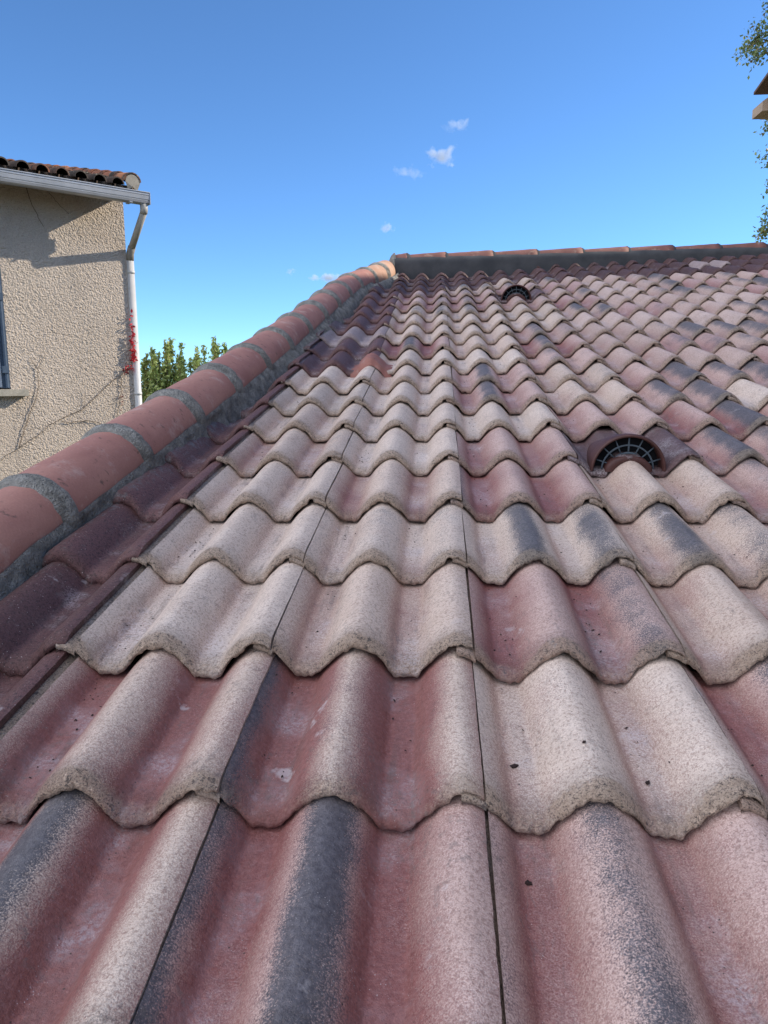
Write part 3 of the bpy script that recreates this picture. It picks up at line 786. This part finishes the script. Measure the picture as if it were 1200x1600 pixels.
# ------------------------------------------------------------------ vegetation
def leaf_mat(name, a, b, tr=.25):
    t = NT(name); oi = t.noise(3.5, 3); c = t.mix(t.rng(oi, .35, .65), a, b)
    t.fin(c, .55, .35); t.b.inputs['Subsurface Weight'].default_value = 0
    m = t.t; tl = t.n('ShaderNodeBsdfTranslucent'); t.L(c, tl.inputs[0]); mx = t.n('ShaderNodeMixShader'); mx.inputs[0].default_value = tr
    t.L(t.b.outputs[0], mx.inputs[1]); t.L(tl.outputs[0], mx.inputs[2]); t.L(mx.outputs[0], m.nodes['Material Output'].inputs[0])
    return t.m
M_l1 = leaf_mat('shrub_leaf', (.25, .34, .09), (.42, .48, .17)); M_l2 = leaf_mat('yellowing_leaf', (.26, .25, .07), (.34, .30, .1))
M_l3 = leaf_mat('oak_leaf', (.10, .15, .05), (.22, .27, .10), .3); M_l4 = leaf_mat('autumn_leaf', (.32, .19, .05), (.22, .20, .06), .3)
M_bark = simple_mat('bark', (.09, .07, .055), (.15, .12, .1), 30, .95, .6, .01)
def shrub(x, y, top, r, label, yellow=.15, seed=0, shoots=14, dens=1.):
    g = random.Random(seed); root = empty('shrub', (x, y, GZ))
    tag(root, label, 'shrub', 'shrubs beyond the sloping roof edge')
    lf = MB()
    for i in range(shoots):
        st = MB()
        a = g.uniform(0, 6.28); q = math.sqrt(g.random())*r
        tx, ty = x+q*math.cos(a), y+q*math.sin(a)
        th = top-(.10+.70*g.random())*(.25+.5*q/r) if i else top
        if i == 0: tx, ty = x, y
        base = Vector((x+.15*math.cos(a), y+.15*math.sin(a), GZ)); tip = Vector((tx+g.uniform(-.15, .15), ty+g.uniform(-.1, .1), th))
        pts = [base.lerp(tip, k/6)+Vector((g.uniform(-.04, .04), g.uniform(-.04, .04), 0)) for k in range(7)]
        st.tube(pts, [.022*(1-k/7)+.004 for k in range(7)], 5); st.build('stem', M_bark, root)
        for k in range(int(950*dens)):
            t = 1-(g.random()**.95)*.93; p = base.lerp(tip, t)
            sp = .055+.50*min(1, max(0, (1-t)-.05)*4.5)
            p = p+Vector((g.gauss(0, sp*.55), g.gauss(0, sp*.55), g.gauss(0, .03)))
            if p.z > top: continue
            leaf(lf, p, g.uniform(.05, .12), g, mi=1 if g.random() < yellow else 0)
    lf.build('foliage', [M_l1, M_l2], root, smooth=False)
OFF = -.79
shrub(-6.92, 16.0, EY+0.75, .42, 'thin yellowing shrub touching the white downpipe, leftmost of the shrubs behind the roof edge', .6, 11, 9, .5)
shrub(-6.45, 16.1, EY+0.80, .52, 'leafy shrub with soft loose tips, second from the downpipe', .25, 12, 13)
shrub(-5.92, 16.0, EY+1.12, .42, 'bright green shrub with the tallest pointed shoot of the left clump', .08, 13, 14, 1.1)
shrub(-5.42, 16.2, EY+0.80, .40, 'green shrub of medium height between the two with tall shoots', .1, 14, 13, 1.)
shrub(-4.98, 16.1, EY+1.17, .42, 'upright shrub just above the roof edge, rightmost of the shrubs', .12, 15, 12, 1.)

def tree(x, y, clumps, seed, label):
    g = random.Random(seed); root = empty('tree', (x, y, GZ)); tag(root, label, 'tree')
    st = MB(); lf = MB()
    top = max(c[2] for c in clumps)
    trunk = [Vector((x+g.uniform(-.1, .1)*k, y+g.uniform(-.1, .1)*k, GZ+(top-GZ)*k/8)) for k in range(9)]
    st.tube(trunk, [.26*(1-k/9)+.03 for k in range(9)], 10)
    for cx, cy, cz, r, n in clumps:
        cx -= .45
        o = Vector((cx, cy, cz)); zt = max(GZ+2, cz-1.6*abs(cx-x)*.5)
        f = min(1, max(.1, (zt-GZ)/(top-GZ))); b = trunk[int(f*7.9)]
        m = b.lerp(o, .5)+Vector((0, 0, .2))
        st.tube([b, m, o], [.07, .045, .02], 6)
        for k in range(max(5, int(r*9))):
            d = Vector((g.gauss(0, 1), g.gauss(0, 1), g.gauss(0, .9))).normalized(); L = r*g.uniform(.55, 1.12); tip = o+d*L
            mid = o+d*L*.5+Vector((g.uniform(-.1, .1), g.uniform(-.1, .1), g.uniform(-.1, .1)))
            st.tube([o, mid, tip], [.018, .011, .005], 4)
            for j in range(int(n*1.6)):
                t = g.random()**.6; p = o.lerp(tip, t)+Vector((g.gauss(0, .12), g.gauss(0, .12), g.gauss(0, .12)))
                leaf(lf, p, g.uniform(.05, .17), g, mi=1 if g.random() < .14 else 0)
    st.build('trunk', M_bark, root); lf.build('crown', [M_l3, M_l4], root, smooth=False)
TY = 25.2
cl = [(10.35, TY, 11.9, .85, 46), (10.1, TY+.2, 10.9, .8, 46), (10.6, TY, 10.3, .75, 42), (10.9, TY-.2, 11.5, .9, 40), (11.2, TY, 10.9, .9, 40), (10.15, TY, 12.5, .5, 14), (10.75, TY, 12.7, .5, 14),
      (11.9, TY, 12.2, 1.3, 40), (12.2, TY, 10.4, 1.3, 40), (11.8, TY, 8.9, 1.1, 36), (10.8, TY, 8.25, .48, 26), (10.72, TY, 7.55, .42, 24), (11.3, TY, 7.4, .7, 30), (10.85, TY, 6.6, .30, 20), (11.4, TY, 6.2, .7, 26), (10.85, TY, 5.75, .25, 16), (10.72, TY, 5.2, .36, 22), (11.5, TY, 5.0, .8, 26), (12.6, TY, 7.5, 1.5, 30)]
tree(12.6, TY+.3, cl, 4, 'tall loose-leaved tree at the right edge, partly behind the brown eave corner')

# ------------------------------------------------------------------ clouds
def cloud(p, sx, sy, label, dens, seed):
    bm = bmesh.new(); bmesh.ops.create_icosphere(bm, subdivisions=3, radius=1)
    for v in bm.verts:
        v.co *= 1+.25*MN.noise(v.co*1.5+Vector((seed, 0, 0)))
        v.co = Vector((v.co.x*sx*1.4, v.co.y*sx*.6, v.co.z*sy*1.3))
    me = bpy.data.meshes.new('cloud'); bm.to_mesh(me); bm.free()
    m = bpy.data.materials.new('cloud_vapour'); m.use_nodes = True; t = m.node_tree; t.nodes.clear()
    out = t.nodes.new('ShaderNodeOutputMaterial'); pv = t.nodes.new('ShaderNodeVolumePrincipled')
    tc = t.nodes.new('ShaderNodeTexCoord'); ns = t.nodes.new('ShaderNodeTexNoise'); ns.inputs['Scale'].default_value = .11*12/sx; ns.inputs['Detail'].default_value = 4
    ns.inputs['Roughness'].default_value = .62
    mp = t.nodes.new('ShaderNodeMapping'); mp.inputs['Location'].default_value = (seed*13., seed*7., 0)
    t.links.new(tc.outputs['Object'], mp.inputs[0]); t.links.new(mp.outputs[0], ns.inputs['Vector'])
    # fade with distance from the middle
    sc3 = t.nodes.new('ShaderNodeVectorMath'); sc3.operation = 'DIVIDE'; sc3.inputs[1].default_value = (sx*1.4, sx*.6, sy*1.3)
    t.links.new(tc.outputs['Object'], sc3.inputs[0]); ln = t.nodes.new('ShaderNodeVectorMath'); ln.operation = 'LENGTH'; t.links.new(sc3.outputs[0], ln.inputs[0])
    a = t.nodes.new('ShaderNodeMapRange'); a.inputs[1].default_value = .2; a.inputs[2].default_value = 1.; a.inputs[3].default_value = .09; a.inputs[4].default_value = -.30
    t.links.new(ln.outputs['Value'], a.inputs[0])
    ad = t.nodes.new('ShaderNodeMath'); ad.operation = 'ADD'; t.links.new(ns.outputs['Fac'], ad.inputs[0]); t.links.new(a.outputs[0], ad.inputs[1])
    b = t.nodes.new('ShaderNodeMapRange'); b.inputs[1].default_value = .42; b.inputs[2].default_value = .74; b.inputs[3].default_value = 0; b.inputs[4].default_value = dens*1.2
    t.links.new(ad.outputs[0], b.inputs[0]); t.links.new(b.outputs[0], pv.inputs['Density'])
    pv.inputs['Color'].default_value = (1, 1, 1, 1); pv.inputs['Anisotropy'].default_value = .2
    t.links.new(pv.outputs[0], out.inputs['Volume']); me.materials.append(m)
    o = bpy.data.objects.new('cloud', me); col.objects.link(o); o.location = p
    tag(o, label, 'cloud', 'small white clouds in the blue sky')
cloud((33.9, 1504, 474), 26, 14, 'faint highest wisp of cloud', .05, 1)
cloud((7.2, 1503, 420), 32, 22, 'brightest wispy cloud in the middle of the sky, just below the highest wisp', .10, 2)
cloud((-51, 1499, 393), 34, 14, 'very faint smear of cloud left of the brightest one', .035, 3)
cloud((-93.6, 1496, 297), 18, 11, 'small round puff of cloud above the left end of the ridge', .10, 4)
cloud((-278, 1483, 218.5), 12, 9, 'tiny dot of cloud above the sloping roof edge, lowest left one', .10, 5)
cloud((-208.6, 1488, 208.5), 32, 11, 'small flat-bottomed white cloud just above the sloping roof edge', .14, 6)

# ------------------------------------------------------------------ crumbs of dirt
M_crumb = simple_mat('dark_crumb', (.02, .012, .01), (.045, .025, .02), 200, .9, 0)
def roof_hit(x, y, c, r):
    v = (r-1)*E_+y; s = prof(x)-.0232*(y/.30)
    return P(c*W_+x, v, s+.0015)
def crumb(c, r, x, y, s, label, seed, long=1.):
    g = random.Random(seed); bm = bmesh.new(); bmesh.ops.create_icosphere(bm, subdivisions=2, radius=1)
    p = roof_hit(x, y, c, r)
    for v in bm.verts:
        v.co *= 1+.7*MN.noise(v.co*1.7+Vector((seed*3.1, 0, 0))); v.co = Vector((v.co.x*s*long, v.co.y*s, v.co.z*s*.55))
    bm.transform(Matrix.Rotation(g.uniform(0, 3), 4, 'Z')); bm.transform(Matrix.Rotation(SL, 4, 'X'))
    me = bpy.data.meshes.new('dirt_crumb'); bm.to_mesh(me); bm.free(); me.materials.append(M_crumb)
    o = bpy.data.objects.new('dirt_crumb', me); col.objects.link(o); o.location = p
    tag(o, label, 'crumb', 'dark crumbs lying on the near tiles')
crumb(0, 1, .040, .10, .0030, 'long brown seed husk in a valley of the pale tile right of the centre seam', 1, 2.)
crumb(0, 0, .040, .235, .0030, 'dark two-lobed crumb just below the lip of the pale tile near the bottom', 2, 1.4)
crumb(0, 1, .195, .075, .0024, 'small black crumb in the right valley of the pale tile', 3, 1.6)
crumb(0, 1, .120, .09, .0020, 'tiny black crumb on the middle hump of the pale tile', 4, 1.3)
mb = MB(); g = random.Random(77)
for i in range(520):
    c = g.choice([-2, -1, 0, 1, 2]); r = g.choice([1, 2, 3, 4, 5, 6, 7, 8, 9]) if c != -3 else 3
    if (c, r) in vents or (c == -2 and r >= 9): continue
    x = g.choice([.05, .20])+g.gauss(0, .013); y = g.uniform(.04, .29)
    if c == -2: x = .05+g.gauss(0, .012)
    p = roof_hit(x, y, c, r); s = g.uniform(.0006, .0019)
    a = g.uniform(0, 3.14); d = Vector((math.cos(a), math.sin(a), .2))*s*g.uniform(1, 2.4); q = Vector((-math.sin(a), math.cos(a), .23))*s
    mb.add([p-d, p+q, p+d, p-q, p+Vector((0, 0, s))], [(0, 1, 4), (1, 2, 4), (2, 3, 4), (3, 0, 4)])
tag(mb.build('debris', M_crumb), 'fine dark debris scattered in the tile valleys', 'debris', kind='stuff')
